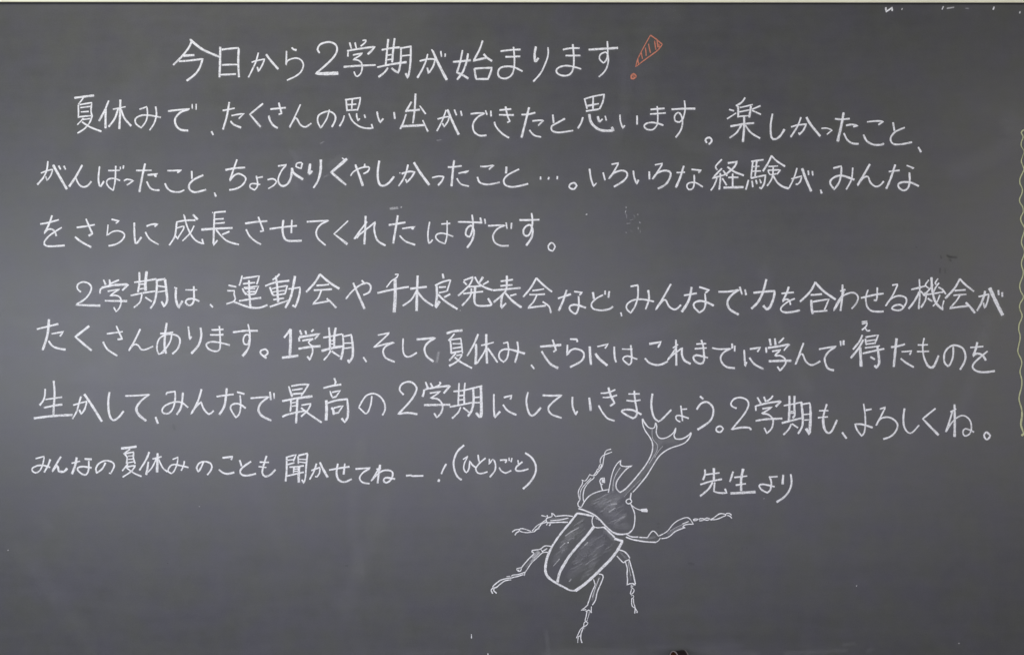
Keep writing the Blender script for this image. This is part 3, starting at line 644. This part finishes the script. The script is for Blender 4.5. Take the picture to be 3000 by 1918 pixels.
BEETLE = """
@ 1640 1210 5.4727
horn|26|w30 1325,90 w24 1330,180 1370,280 1440,380 1485,480 1485,590 1450,700 1370,840 1260,980 1150,1110 1050,1215 965,1268/w34 1325,90 1365,160 w22 1420,225 1480,245 1520,220 1535,150/w22 1535,150 1555,210 1545,300 1570,370 1620,405 1700,395 1780,350 1830,300 1858,235/1858,235 1850,300 1830,350 1850,405 1900,415 1960,410 2040,370 w28 2105,310/w28 2105,310 2080,390 w22 2010,470 1910,515 1800,550 1700,600 1600,680 1530,780 1450,910 w28 1380,1020 w20 1240,1190 1170,1265/w12 a.5 1480,260 1480,360 1500,430 1560,500 1560,590 1500,700 1430,810/w12 a.5 1650,530 1580,610 1520,710/a.10 w160 1490,430 1590,490/a.10 w150 1600,440 1850,440/a.14 w100 1560,520 1500,700 1420,860/a.12 w90 1400,880 1250,1060 1060,1260/w8 a.4 1300,1060 1140,1220 1030,1340
horn|22|778,1270 w18 800,1160 830,1010 870,890 925,800 .985,750 w22 970,800 985,840 1060,855 .1160,842 w24 1080,885 1000,970 920,1080 900,1160 915,1220 965,1268/w12 a.6 970,870 900,980 860,1090 850,1250/a.16 w80 960,880 880,1030 855,1250
antenna|22|690,1240 670,1190 658,1130 640,1095 660,1050 .712,1035 w34 712,1115/w44 690,1060 690,1110/w16 670,1140 690,1140
eye|24|w28 1145,1275 .1130,1370 w20 1085,1380 1060,1410 1080,1445 1115,1450 1155,1415 1130,1378
antenna|20|w16 1130,1450 1180,1500 1240,1535 1320,1560/w40 1300,1550 1395,1545/w40 1310,1562 1405,1565
leg|18|820,575 750,595 .720,640 700,750 685,840 650,900 620,940/835,622 760,650 690,680 650,740 650,800/640,830 625,870 640,880 670,840 660,815 640,830/610,890 590,925 610,940 635,915 610,890/590,935 550,985 570,995 615,945/550,985 520,1000 .480,980 420,1075 375,1080 .355,1065 365,1120 310,1220 295,1290 315,1370 .322,1390 290,1440 300,1490 340,1510/545,1005 545,1040 470,1100 400,1200 375,1300 375,1370 385,1410/w14 500,1040 420,1120 345,1220 325,1320 330,1380/w14 a.5 510,1070 430,1150/a.18 w50 470,1080 350,1260
thorax|24|w20 345,1505 420,1380 510,1300 640,1250 780,1222
@ 1400 1460 5.4727
thorax|26|1615,160 w26 1700,185 1850,250 1950,330 2050,440 w24 2150,530 w34 2190,550 2240,568 w28 2330,572 .2420,555 w22 2490,480 2515,350 2510,230 2470,130 2445,70/w12 a.6 1880,280 1980,360 2080,480/w20 a.35 2130,95 2230,85/w20 a.4 2100,215 2200,150/a.12 w200 1900,80 2200,110/a.13 w160 2000,30 2330,-70/a.11 w200 2060,220 2330,300/a.10 w170 2200,420 2400,440/w22 a.22 1890,20 2060,-70/w22 a.2 1800,-40 2000,-150/w22 a.25 2000,90 2140,20/a.13 w120 2250,0 2100,150
scutellum|20|1855,270 1830,340 1840,420 1880,460 1950,465 2020,455/w10 1885,300 1910,330 1920,315 1945,350 1960,335 1975,380 1990,370 2000,410 2015,405
wing_case|36|w34 .1590,235 1700,250 1835,280/w32 1590,235 1480,380 1330,560 1200,750 w44 1120,920 1088,1060 1085,1170 1130,1260 w34 1250,1350 1400,1430 w28 1480,1470 .1570,1475/w50 1855,455 w40 1750,590 1590,770 1460,930 w50 1380,1060 w46 1310,1190 1275,1340/a.4 w16 1400,600 1500,530 1620,465/a.25 w22 1540,430 1690,350/a.4 w14 1320,785 1400,710/w22 1445,700 1448,712/a.4 w14 1210,1080 1310,965/a.12 w150 1500,560 1350,800/a.09 w150 1380,800 1240,1000/a.2 w20 1400,620 1470,610/a.06 w160 1650,420 1480,650/w14 a0.16 1406,621 1452,579 1507,541/w15 a0.27 1318,704 1345,697 1367,686/w13 a0.12 1353,870 1395,829 1444,798/w12 a0.16 1464,533 1519,514 1570,484/w10 a0.24 1576,660 1627,608 1679,568/w11 a0.17 1363,676 1408,642 1463,601/w24 a0.22 1434,559 1489,532 1538,503/w22 a0.21 1335,871 1358,841 1393,822/w15 a0.12 1555,488 1593,468 1629,440/w21 a0.19 1627,371 1671,345 1705,311/w18 a0.28 1443,669 1500,644 1555,629/w15 a0.16 1524,597 1577,566 1619,527/w22 a0.17 1232,907 1286,871 1336,827/w21 a0.13 1620,553 1677,517 1729,476
wing_case|40|w30 2020,455 2110,540 2190,620/w46 2190,640 .2320,680 w46 2230,840 2120,980 1980,1120 1880,1220 1760,1330 1660,1410 w50 1565,1475/w20 a.4 1710,750 1760,700/w20 a.3 1460,1330 1500,1290/w30 a.15 1480,1140 1700,1030/w30 a.12 1880,660 2010,580/a.1 w200 1850,650 1600,1000/a.1 w200 1980,700 1800,1050/a.08 w180 1700,1050 1480,1240/a.08 w140 1850,1050 1700,1250/a.14 w90 2030,510 2190,660/w14 a0.10 2000,841 2087,782 2170,714/w11 a0.14 1540,1064 1621,1011 1695,949/w24 a0.11 2011,878 2069,845 2131,810/w19 a0.15 1872,1038 1914,1011 1951,978/w13 a0.16 1667,1251 1753,1221 1830,1192/w21 a0.18 1527,1049 1570,1034 1607,1014/w11 a0.12 1714,914 1796,876 1877,841/w17 a0.20 1498,1033 1562,1000 1615,977/w16 a0.11 1802,824 1890,794 1979,760/w11 a0.13 1599,1092 1638,1069 1666,1045/w25 a0.16 1771,925 1806,896 1840,877/w24 a0.15 1729,1189 1793,1151 1853,1124/w20 a0.09 1753,752 1809,710 1872,669/w25 a0.07 1903,637 1950,618 2004,600/w12 a0.14 1624,1168 1689,1145 1743,1116/w13 a0.14 1709,930 1784,905 1864,878/w15 a0.14 1650,907 1734,882 1814,847/w18 a0.18 1844,854 1929,790 2023,729/w10 a0.08 1815,1006 1857,975 1903,953/w24 a0.13 1726,1060 1775,1025 1815,997/w15 a0.08 1621,1334 1659,1302 1700,1268/w20 a0.13 1946,670 1987,652 2026,623/w20 a0.15 1617,827 1709,761 1790,703/w23 a0.15 2046,809 2079,795 2123,770/w16 a0.11 1722,1067 1793,1007 1873,958/w14 a0.09 2002,873 2087,808 2161,737/w16 a0.10 1767,754 1842,733 1917,703/w22 a0.14 1720,1065 1806,998 1900,943/w14 a0.13 1882,950 1937,927 1987,902/w14 a0.12 1537,1120 1570,1103 1613,1080/w20 a0.13 1502,1177 1561,1153 1612,1119/w16 a0.12 1636,807 1724,736 1800,675/w21 a0.14 1753,1240 1829,1192 1901,1141/w25 a0.18 1849,931 1881,908 1920,877
leg|22|1520,285 1420,270 1330,275 .1245,285 w18 .1210,245 .1180,230 1190,265 1180,290 w22 1120,305 1095,330 1100,365 1130,385 1300,378 1440,378/w18 1020,270 1100,290/1110,265 1115,290/w18 1160,355 1320,340 1450,310/w18 1115,395 1100,425/w24 1165,405 1145,435/a.18 w60 1150,325 1450,330/w16 1085,345 1020,390 940,440 870,520/1100,375 1020,405 980,460 900,530/w18 905,530 800,545 710,535 660,505 690,480 760,490 850,525/660,495 600,500 550,535/660,525 620,545 595,585/w14 990,480 920,500
leg|22|1175,765 1100,755 1050,770 1000,810 w24 .870,830 870,855 w20 900,880 .815,965 760,1030 .700,1105 w16 .625,1120 630,1150 660,1140 640,1165 .685,1160 700,1120/w18 1120,860 1040,865 950,945 860,1030 800,1120 .755,1185 745,1235/w22 1110,800 1030,850/w14 1040,860 1010,810/a.5 w16 990,860 900,960 850,1010/a.35 w70 980,850 880,950/a.2 w60 880,960 780,1090/w18 750,1180 650,1215 560,1225 .540,1245/730,1215 640,1245 550,1265/a.7 520,1245 460,1250/560,1270 460,1280 360,1310 280,1370 w16 235,1415/535,1300 440,1315 370,1360 300,1420 260,1430/250,1425 215,1460 220,1490 240,1520/262,1440 255,1475 300,1515
@ 1580 1640 5.4727
leg|20|955,225 1000,230 1025,270 w22 980,390 930,510 900,640 w20 850,720/870,310 895,390/895,400 840,520 800,640 775,710/a.25 w60 960,280 900,440 850,640/w14 a.6 960,290 900,440 850,600/780,715 720,770 .670,800 750,795/w16 .835,745 830,840/w26 830,820 835,845/w20 745,825 795,800 825,835/w20 765,820 750,900 735,960 .740,985/w10 800,830 795,870 770,950/w16 735,985 780,1005 750,1050 .715,1060 715,1010 750,980/w14 770,960 755,985/w16 715,1060 660,1110 .595,1250/705,1080 670,1180 665,1260 w20 685,1325/w18 655,1215 625,1230 615,1325/a.3 w24 730,1060 720,1110
@ 1780 1460 5.4727
leg|22|w24 185,820 270,850 330,910 355,955/w20 150,920 250,1025 280,1005 350,975/w16 285,1010 w20 315,1120 312,1210 320,1310 .310,1385 350,1365 w26 .400,1360 w24 445,1385/350,985 375,1080 405,1180 .445,1370/w12 a.5 335,1000 345,1110 375,1240/a.2 w50 200,860 300,960/a.16 w50 330,1020 370,1300/w16 380,1380 380,1440 .410,1390/w18 390,1430 425,1460 415,1500 385,1530 365,1520 385,1450/w14 380,1560 400,1545 420,1570 395,1600 385,1590/w18 388,1600 385,1680 400,1730 .440,1750 475,1810/w22 475,1800 470,1830/w16 415,1600 420,1680 440,1740 435,1840
leg|20|w22 300,570 380,610 490,615/w22 510,620 640,625/w22 640,625 700,535 750,525 .815,600 w18 900,560 970,510 1050,410 1150,340 1290,305 .1375,410 w20 1290,410 1230,425 .1205,455 .1245,465 1180,485 1080,530 1000,600 940,630 865,640/w26 295,615 400,655 600,690 775,700/w16 775,700 820,670 845,630/a.5 w10 1000,520 1100,460 1300,370/w16 1200,405 1300,365/a.22 w70 970,560 1200,440/a.18 w60 450,650 760,620/w18 1370,340 1400,325 1450,330 1420,350 1375,350/1465,340 1480,320 1550,325 1520,350 1470,355/1550,330 1590,310 1640,325 1600,345 1550,340/1650,335 1700,310 1780,250 1840,240 1900,255/1650,340 1750,330 1840,295 1900,265/1900,240 1950,235 1985,265/1920,270 1960,280 w20 1990,315
@ 1400 1460 5.4727
thorax|14|w21 a0.27 2202,352 2273,324 2356,297/w10 a0.14 2093,30 2147,4 2208,-31/w13 a0.14 2198,-47 2232,-54 2254,-69/w21 a0.11 2341,182 2390,151 2428,131/w15 a0.20 2292,419 2315,401 2349,394/w22 a0.25 2132,374 2160,364 2200,343/w15 a0.27 1824,91 1890,65 1955,43/w21 a0.28 1984,-14 2008,-41 2039,-58/w10 a0.26 2181,407 2226,375 2282,344/w12 a0.25 2207,382 2236,362 2270,343/w16 a0.13 2106,344 2155,314 2206,274/w15 a0.24 1823,47 1901,20 1974,-11/w14 a0.19 2231,363 2283,343 2328,318/w15 a0.22 2088,400 2157,376 2221,344/w22 a0.20 2250,337 2314,289 2373,242/w10 a0.13 2202,373 2267,345 2332,313/w15 a0.13 2094,17 2117,-9 2147,-24/w13 a0.26 2090,117 2146,83 2213,52/w15 a0.11 1957,136 1993,117 2027,108/w23 a0.18 2147,90 2214,70 2275,46/w25 a0.27 2022,-37 2084,-72 2143,-103/w25 a0.17 2026,150 2069,129 2100,99/w14 a0.19 2054,77 2131,31 2217,-17/w10 a0.20 2074,60 2146,35 2224,0/w22 a0.15 2217,262 2278,211 2339,163/w21 a0.21 1970,214 2015,178 2071,148/w16 a0.17 2262,280 2324,256 2377,238/w24 a0.13 2253,151 2297,132 2342,112/w22 a0.11 2113,84 2145,70 2183,47/w25 a0.28 2322,301 2353,282 2379,274/w10 a0.23 2186,188 2258,140 2338,89/w18 a0.12 1946,228 1986,208 2031,190/w16 a0.12 1926,86 1989,49 2043,9/w11 a0.11 2180,242 2243,195 2312,158
"""
WAVY = """
@ 2900 360 5.1333
wavy|20|530,100 w22 490,115 470,150 w16 495,195 495,230 470,290 470,350 w10 490,385 510,430 490,500 w18 470,580 500,660 510,700 480,770 450,840 450,910 485,990 480,1060 445,1140 450,1200 490,1260 500,1340 w20 470,1400 460,1450 480,1510 w18 508,1555 520,1600 505,1660 475,1760 475,1820 505,1890 520,1940 505,2000 475,2080 475,2150 500,2230 490,2310 455,2400 445,2460 465,2540 500,2600 490,2650 450,2720 445,2790 480,2880 475,2940 440,3020 430,3110 450,3180 450,3260 425,3370 420,3450 470,3560 475,3630 450,3740 475,3850 w20 475,3960 440,4100 440,4180 475,4300 w30 480,4400 470,4480 465,4540 w20 500,4650/w32 525,4655 475,4700
"""
MARKS = """
@ 2500 0 4.816
residue|22|w24 458,105 .460,165 .550,105 545,155
residue|14|a.6 690,115 682,140
residue|16|a.8 1270,90 1250,135
residue|22|a.5 1320,118 1420,102
residue|20|a.2 1580,115 1630,120
residue|20|1985,95 1972,135
residue|18|a.8 2352,160 2346,188
@ 640 440 4
residue|28|a.35 2010,685 2105,675
residue|20|a.35 2135,668 2150,665
smudge|120|a.03 860,20 930,120/a.035 w150 890,350 910,450
smudge|120|a.035 1300,180 1450,70
smudge|30|a.12 1240,310 1290,290
@ 1240 920 4
smudge|44|a.3 180,445 160,560
@ 1780 580 12.835
smudge|50|a.5 695,320 700,370/a.65 w40 690,470 665,540/a.2 w60 650,580 720,640 710,740
smudge|60|a.25 1130,590 1140,640/a.15 990,640 1030,710/a.5 w60 1205,900 1220,930/a.65 w36 1150,1100 1150,1170/a.15 1230,1200 1230,1300
smudge|60|a.2 720,960 850,950/a.15 860,830 960,800/a.2 690,1260 700,1320/a.12 890,1230 900,1260
@ 1200 590 4
residue|14|a.6 2065,155 2080,148
@ 780 260 4
smudge|24|a.18 640,640 670,620/a.18 2000,605 2050,598
@ 1340 1780 8.027
residue|24|w14 330,620 w24 333,715
residue|28|w22 715,1070 720,1105
@ 1900 1400 2.189
residue|9|a.5 1332,690 1335,692
residue|8|a.25 1985,1058 1995,1060
smudge|40|a.03 1400,1110 1430,1095/a.03 1250,1070 1320,1060
smudge|60|a.018 350,1080 600,1070/a.02 0,1085 100,1082
residue|9|a.3 738,130 742,132
@ 0 1400 1.605
residue|5|a.3 935,132 939,135
residue|5|a.25 34,340 42,338
smudge|30|a.02 1900,825 2150,812
smudge|90|a.02 180,190 240,240
dark|7|a0.30 786,400 790,400
dark|10|a0.21 1625,412 1635,412
@ 2600 660 8.027
dark|50|a0.24 670,510 690,520
dark|60|a0.24 1250,720 1270,770
dark|80|a0.30 1400,710 1500,745 1620,750/a0.21 1460,800 1490,830
dark|60|a0.24 1240,1010 1230,1110/a0.15 1350,1020 1360,1120
@ 1780 1460 5.4727
dark|50|a0.18 1300,1035 1380,1050
dark|36|a0.18 800,405 830,400/a0.12 800,465 820,460
dark|30|a0.18 2150,795 2160,800/a0.18 2230,795 2240,795
@ 90 1090 4
dark|40|a0.15 1670,620 1690,670
@ 0 0 1
smudge|98|a0.016 1344,1070 1401,1251 1422,1462
smudge|52|a0.022 1803,409 1831,284 1828,140
smudge|52|a0.021 2799,1237 2865,1065 2897,936
smudge|79|a0.018 1762,1457 1798,1578 1831,1685
smudge|67|a0.011 1358,572 1469,387 1599,228
smudge|62|a0.021 2236,788 2278,975 2368,1143
smudge|66|a0.011 208,744 274,918 326,1064
smudge|77|a0.016 1004,1786 1079,1596 1132,1455
smudge|73|a0.022 1997,413 2130,448 2272,494
smudge|73|a0.020 61,1609 182,1774 266,1890
smudge|99|a0.015 1882,257 1907,60 1980,30
smudge|107|a0.016 270,449 350,311 443,177
smudge|93|a0.012 1691,1613 1696,1521 1727,1417
smudge|56|a0.010 1846,1060 1853,1224 1851,1395
smudge|81|a0.021 2794,501 2965,424 2960,348
smudge|105|a0.012 2835,303 2973,336 2960,392
smudge|108|a0.011 107,556 140,430 195,301
smudge|52|a0.010 453,877 573,889 684,937
smudge|68|a0.012 2645,1320 2733,1125 2864,974
smudge|97|a0.021 265,881 357,796 424,689
smudge|50|a0.018 1059,1292 1033,1489 1054,1685
smudge|93|a0.015 1136,102 1208,50 1230,30
smudge|86|a0.016 2147,1108 2237,1194 2301,1328
smudge|72|a0.012 713,1316 764,1468 816,1581
smudge|69|a0.018 1797,997 1959,953 2127,869
smudge|68|a0.012 623,842 693,679 774,507
smudge|30|a.025 1590,1914 1700,1908 1860,1912/a.03 2030,1905 2120,1909 2220,1914
smudge|18|a.035 1600,1850 1604,1880 1606,1916
smudge|20|a.04 2300,1912 2480,1905
"""
# ---------------------------------------------------------------- wall behind
v, f = [], []
box(v, f, -3.0, 3.0, 0.052, 0.15, -0.2, 3.2)
wall = mesh_obj("wall", v, f, M_WALL); wall['kind'] = 'structure'

# ---------------------------------------------------------------- the blackboard
board = empty("blackboard", (0, 0, 0))
board['label'] = "wide dark grey classroom blackboard with white Japanese handwriting and a beetle drawing"
board['category'] = "blackboard"
Z_TOP, Z_BOT = bz(6), CZ - 0.61
v, f = [], []
box(v, f, -1.75, 1.75, 0.0, 0.022, Z_BOT, Z_TOP + .01)
mesh_obj("writing_surface", v, f, M_BOARD, board)
v, f = [], []
box(v, f, -1.74, 1.74, 0.0225, 0.05, Z_BOT + .02, Z_TOP)
mesh_obj("backing_panel", v, f, M_SHADE_BACK, board)
# top rail: rounded cream moulding that stands proud of the surface and runs a hair downhill to the right
RZ = bz(8.6)
prof = [(0.03, 0.0), (-0.0064, 0.0), (-0.0070, 0.0006), (-0.0074, 0.004), (-0.0074, 0.026), (-0.0065, 0.0295), (-0.004, 0.031), (0.03, 0.031)]
v, f = extrude_profile([(y, z + RZ) for y, z in prof], -1.78, 1.78, 0.0012, -0.0012, 24)
mesh_obj("top_rail", v, f, M_RAIL, board)
prof = [(-0.0003, -0.0020), (-0.0030, -0.0018), (-0.0040, -0.0002), (-0.0003, -0.0002)]
v, f = extrude_profile([(y, z + RZ) for y, z in prof], -1.75, 1.75, 0.0012, -0.0012, 24)
mesh_obj("rail_shade_strip", v, f, M_SHADE_BACK, board)  # added dark strip that draws the shadow line under the rail
for s in (-1, 1):
    v, f = [], []
    x = 1.7505 * s
    box(v, f, min(x, x + .03 * s), max(x, x + .03 * s), -0.0073, 0.03, Z_BOT - .03, RZ - .0035)
    mesh_obj("side_rail", v, f, M_RAIL, board)
# chalk tray just below the picture
TZ = CZ - 0.602
prof = [(0.03, TZ - .03), (0.03, TZ - .002), (-0.002, TZ - .002), (-0.006, TZ - .009), (-0.055, TZ - .011), (-0.060, TZ - .006), (-0.064, TZ - .006), (-0.066, TZ - .010), (-0.064, TZ - .020), (-0.01, TZ - .028)]
v, f = extrude_profile(prof[::-1], -1.78, 1.78, 0, 0, 8)
mesh_obj("chalk_tray", v, f, M_TRAY, board)

KANJI = set("今日学期始夏休思出楽経験成長運動会千木良発表力合機得生最高聞先")
HIRA = "letter"
def kind_of(ch):
    if ch in KANJI: return "kanji_character", "kanji " + ch + " in white chalk"
    if ch in "12": return "digit", "digit " + ch + " in white chalk"
    if ch in "、。…": return "punctuation_mark", {"、": "small comma stroke in white chalk", "。": "small round full stop in white chalk", "…": "three ellipsis dots in white chalk"}[ch]
    if ch in "()": return "bracket", "white chalk bracket"
    if ch == "!": return "exclamation_mark", "thin white chalk exclamation mark"
    if ch == "ー": return "long_vowel_dash", "long white chalk dash"
    return "hiragana_character", "hiragana " + ch + " in white chalk"

def line_of_text(data, label):
    rows = []
    for ln in data.strip().splitlines():
        if ln[0] == '@':
            p = ln[1:].split(); ox, oy, s = float(p[0]), float(p[1]), float(p[2]); colr = p[3] if len(p) > 3 else 'white'
        elif ln.strip():
            ch, dw, st = ln.split('|', 2)
            rows.append((ch, parse_strokes(st, ox, oy, s, float(dw)), colr))
    xs = [p[0] for r in rows for s_ in r[1] for p in s_[0]]; ys = [p[1] for r in rows for s_ in r[1] for p in s_[0]]
    line = empty("line_of_writing", (bx(sum(xs) / len(xs)), 0, bz(sum(ys) / len(ys))), board)
    line['label'] = label
    orange = None
    for ch, st, colr in rows:
        if colr == 'orange':
            if orange is None: orange = []
            orange += st
            continue
        nm, lb = kind_of(ch)
        chalk_part(nm, st, M_WHITE, line, None, 0.0004, lb, M_SMUDGE)
    if orange:
        chalk_part("exclamation_mark", orange, M_ORANGE, line, None, 0.0004, "hollow hatched exclamation mark in orange chalk", None, .74)
    return line

LABELS = [
    "topmost, centred heading line in white chalk ending in an orange exclamation mark",
    "indented second line of white writing, running downhill to the right",
    "third line of white writing with three dots near its middle",
    "short fourth line of white writing above the paragraph gap",
    "indented fifth line of white writing, first below the paragraph gap",
    "sixth line of white writing with a tiny reading aid above one kanji",
    "seventh line of white writing, running into the beetle's horn",
    "small last line of white writing ending in brackets, left of the beetle",
    "short signature of four characters right of the beetle's horn",
]
for data, lb in zip(TEXT, LABELS):
    line_of_text(data, lb)

# ---------------------------------------------------------------- beetle drawing
bt = empty("beetle_drawing", (bx(1740), 0, bz(1560)), board)
bt['label'] = "white chalk drawing of a rhinoceros beetle seen from above"
groups = {}
order = []
cnt = {}
for ln in BEETLE.strip().splitlines():
    if ln[0] == '@':
        p = ln[1:].split(); ox, oy, s = map(float, p[:3])
    else:
        nm, dw, st = ln.split('|', 2)
        order.append((nm, parse_strokes(st, ox, oy, s, float(dw))))
merged = []
for nm, st in order:
    if nm == 'thorax' and any(m[0] == 'thorax' for m in merged):
        [m for m in merged if m[0] == 'thorax'][0][1].extend(st)
    else: merged.append([nm, list(st)])
BL = {0: "long forked horn shaded along its middle", 1: "short forked horn beside the long one"}
hn = 0
for nm, st in merged:
    lb = None
    if nm == 'horn': lb = BL[hn]; hn += 1
    chalk_part(nm, [(p, o * .78 if o < .3 else o) for p, o in st], M_WHITE, bt, M_SMUDGE, 0.0, lb, None, .92 if nm == 'wing_case' else .86)

# ---------------------------------------------------------------- wavy yellow line, leftover marks
for ln in WAVY.strip().splitlines():
    if ln[0] == '@':
        p = ln[1:].split(); ox, oy, s = map(float, p[:3])
    else:
        nm, dw, st = ln.split('|', 2)
        chalk_part("wavy_line", parse_strokes(st, ox, oy, s, float(dw)), M_YELLOW, board, None, 0.0004, "wavy pale yellow chalk line running down near the right edge")
for ln in MARKS.strip().splitlines():
    if ln[0] == '@':
        p = ln[1:].split(); ox, oy, s = map(float, p[:3])
    else:
        nm, dw, st = ln.split('|', 2)
        ss = parse_strokes(st, ox, oy, s, float(dw))
        if nm == 'residue':
            V, F, C = [], [], []
            chalk_part("chalk_fleck", ss, M_WHITE, board, None, 0.0)
        else:
            for sm in (M_SMUDGE if nm == 'smudge' else M_DARK,):
              for p_, o_ in ss:
                V, F, C = [], [], []
                add_stroke(V, F, C, p_, o_, True, 0.0)
                cx = sum(q[0] for q in V) / len(V); cz = sum(q[2] for q in V) / len(V)
                o = mesh_obj("eraser_smudge" if nm == 'smudge' else "dark_scuff", [(q[0] - cx, q[1], q[2] - cz) for q in V], F, sm, board, True, C)
                o.location = (cx, 0, cz)

# ---------------------------------------------------------------- brown tube lying in the tray
tube = empty("cardboard_tube", (bx(1984), -0.032, TZ - .0105))
tube['label'] = "short dark brown tube with pale rims peeking over the bottom edge below the beetle"
tube['category'] = "tube"
R_O, R_I, LEN = 0.0145, 0.0130, 0.022
def ring(r, x, n=40): return [(x, r * math.cos(2 * math.pi * i / n), R_T + r * math.sin(2 * math.pi * i / n)) for i in range(n)]
R_T = R_O
def shell(rs):
    V, F = [], []; n = 40
    for r, x in rs: V += ring(r, x, n)
    for k in range(len(rs) - 1):
        for i in range(n):
            j = (i + 1) % n
            F.append((k * n + i, k * n + j, (k + 1) * n + j, (k + 1) * n + i))
    return V, F
h = LEN / 2
V, F = shell([(R_O, -h), (R_O, h)]); tb = mesh_obj("tube_wall", V, F, M_TUBE, tube, True)
V, F = shell([(R_I, h), (R_I, -h)]); mesh_obj("tube_lining", V, F, M_TUBEIN, tube, True)
for s in (-1, 1):
    V, F = shell([(R_I, s * h), (R_I + .0002, s * (h + .0006)), (R_O, s * (h + .0006)), (R_O + .0003, s * h), (R_O + .0001, s * (h - .0012))]) 
    if s > 0: F = [q[::-1] for q in F]
    mesh_obj("rim", V, F, M_RIM, tube, True)
tube.rotation_euler = (0, 0, R(27))
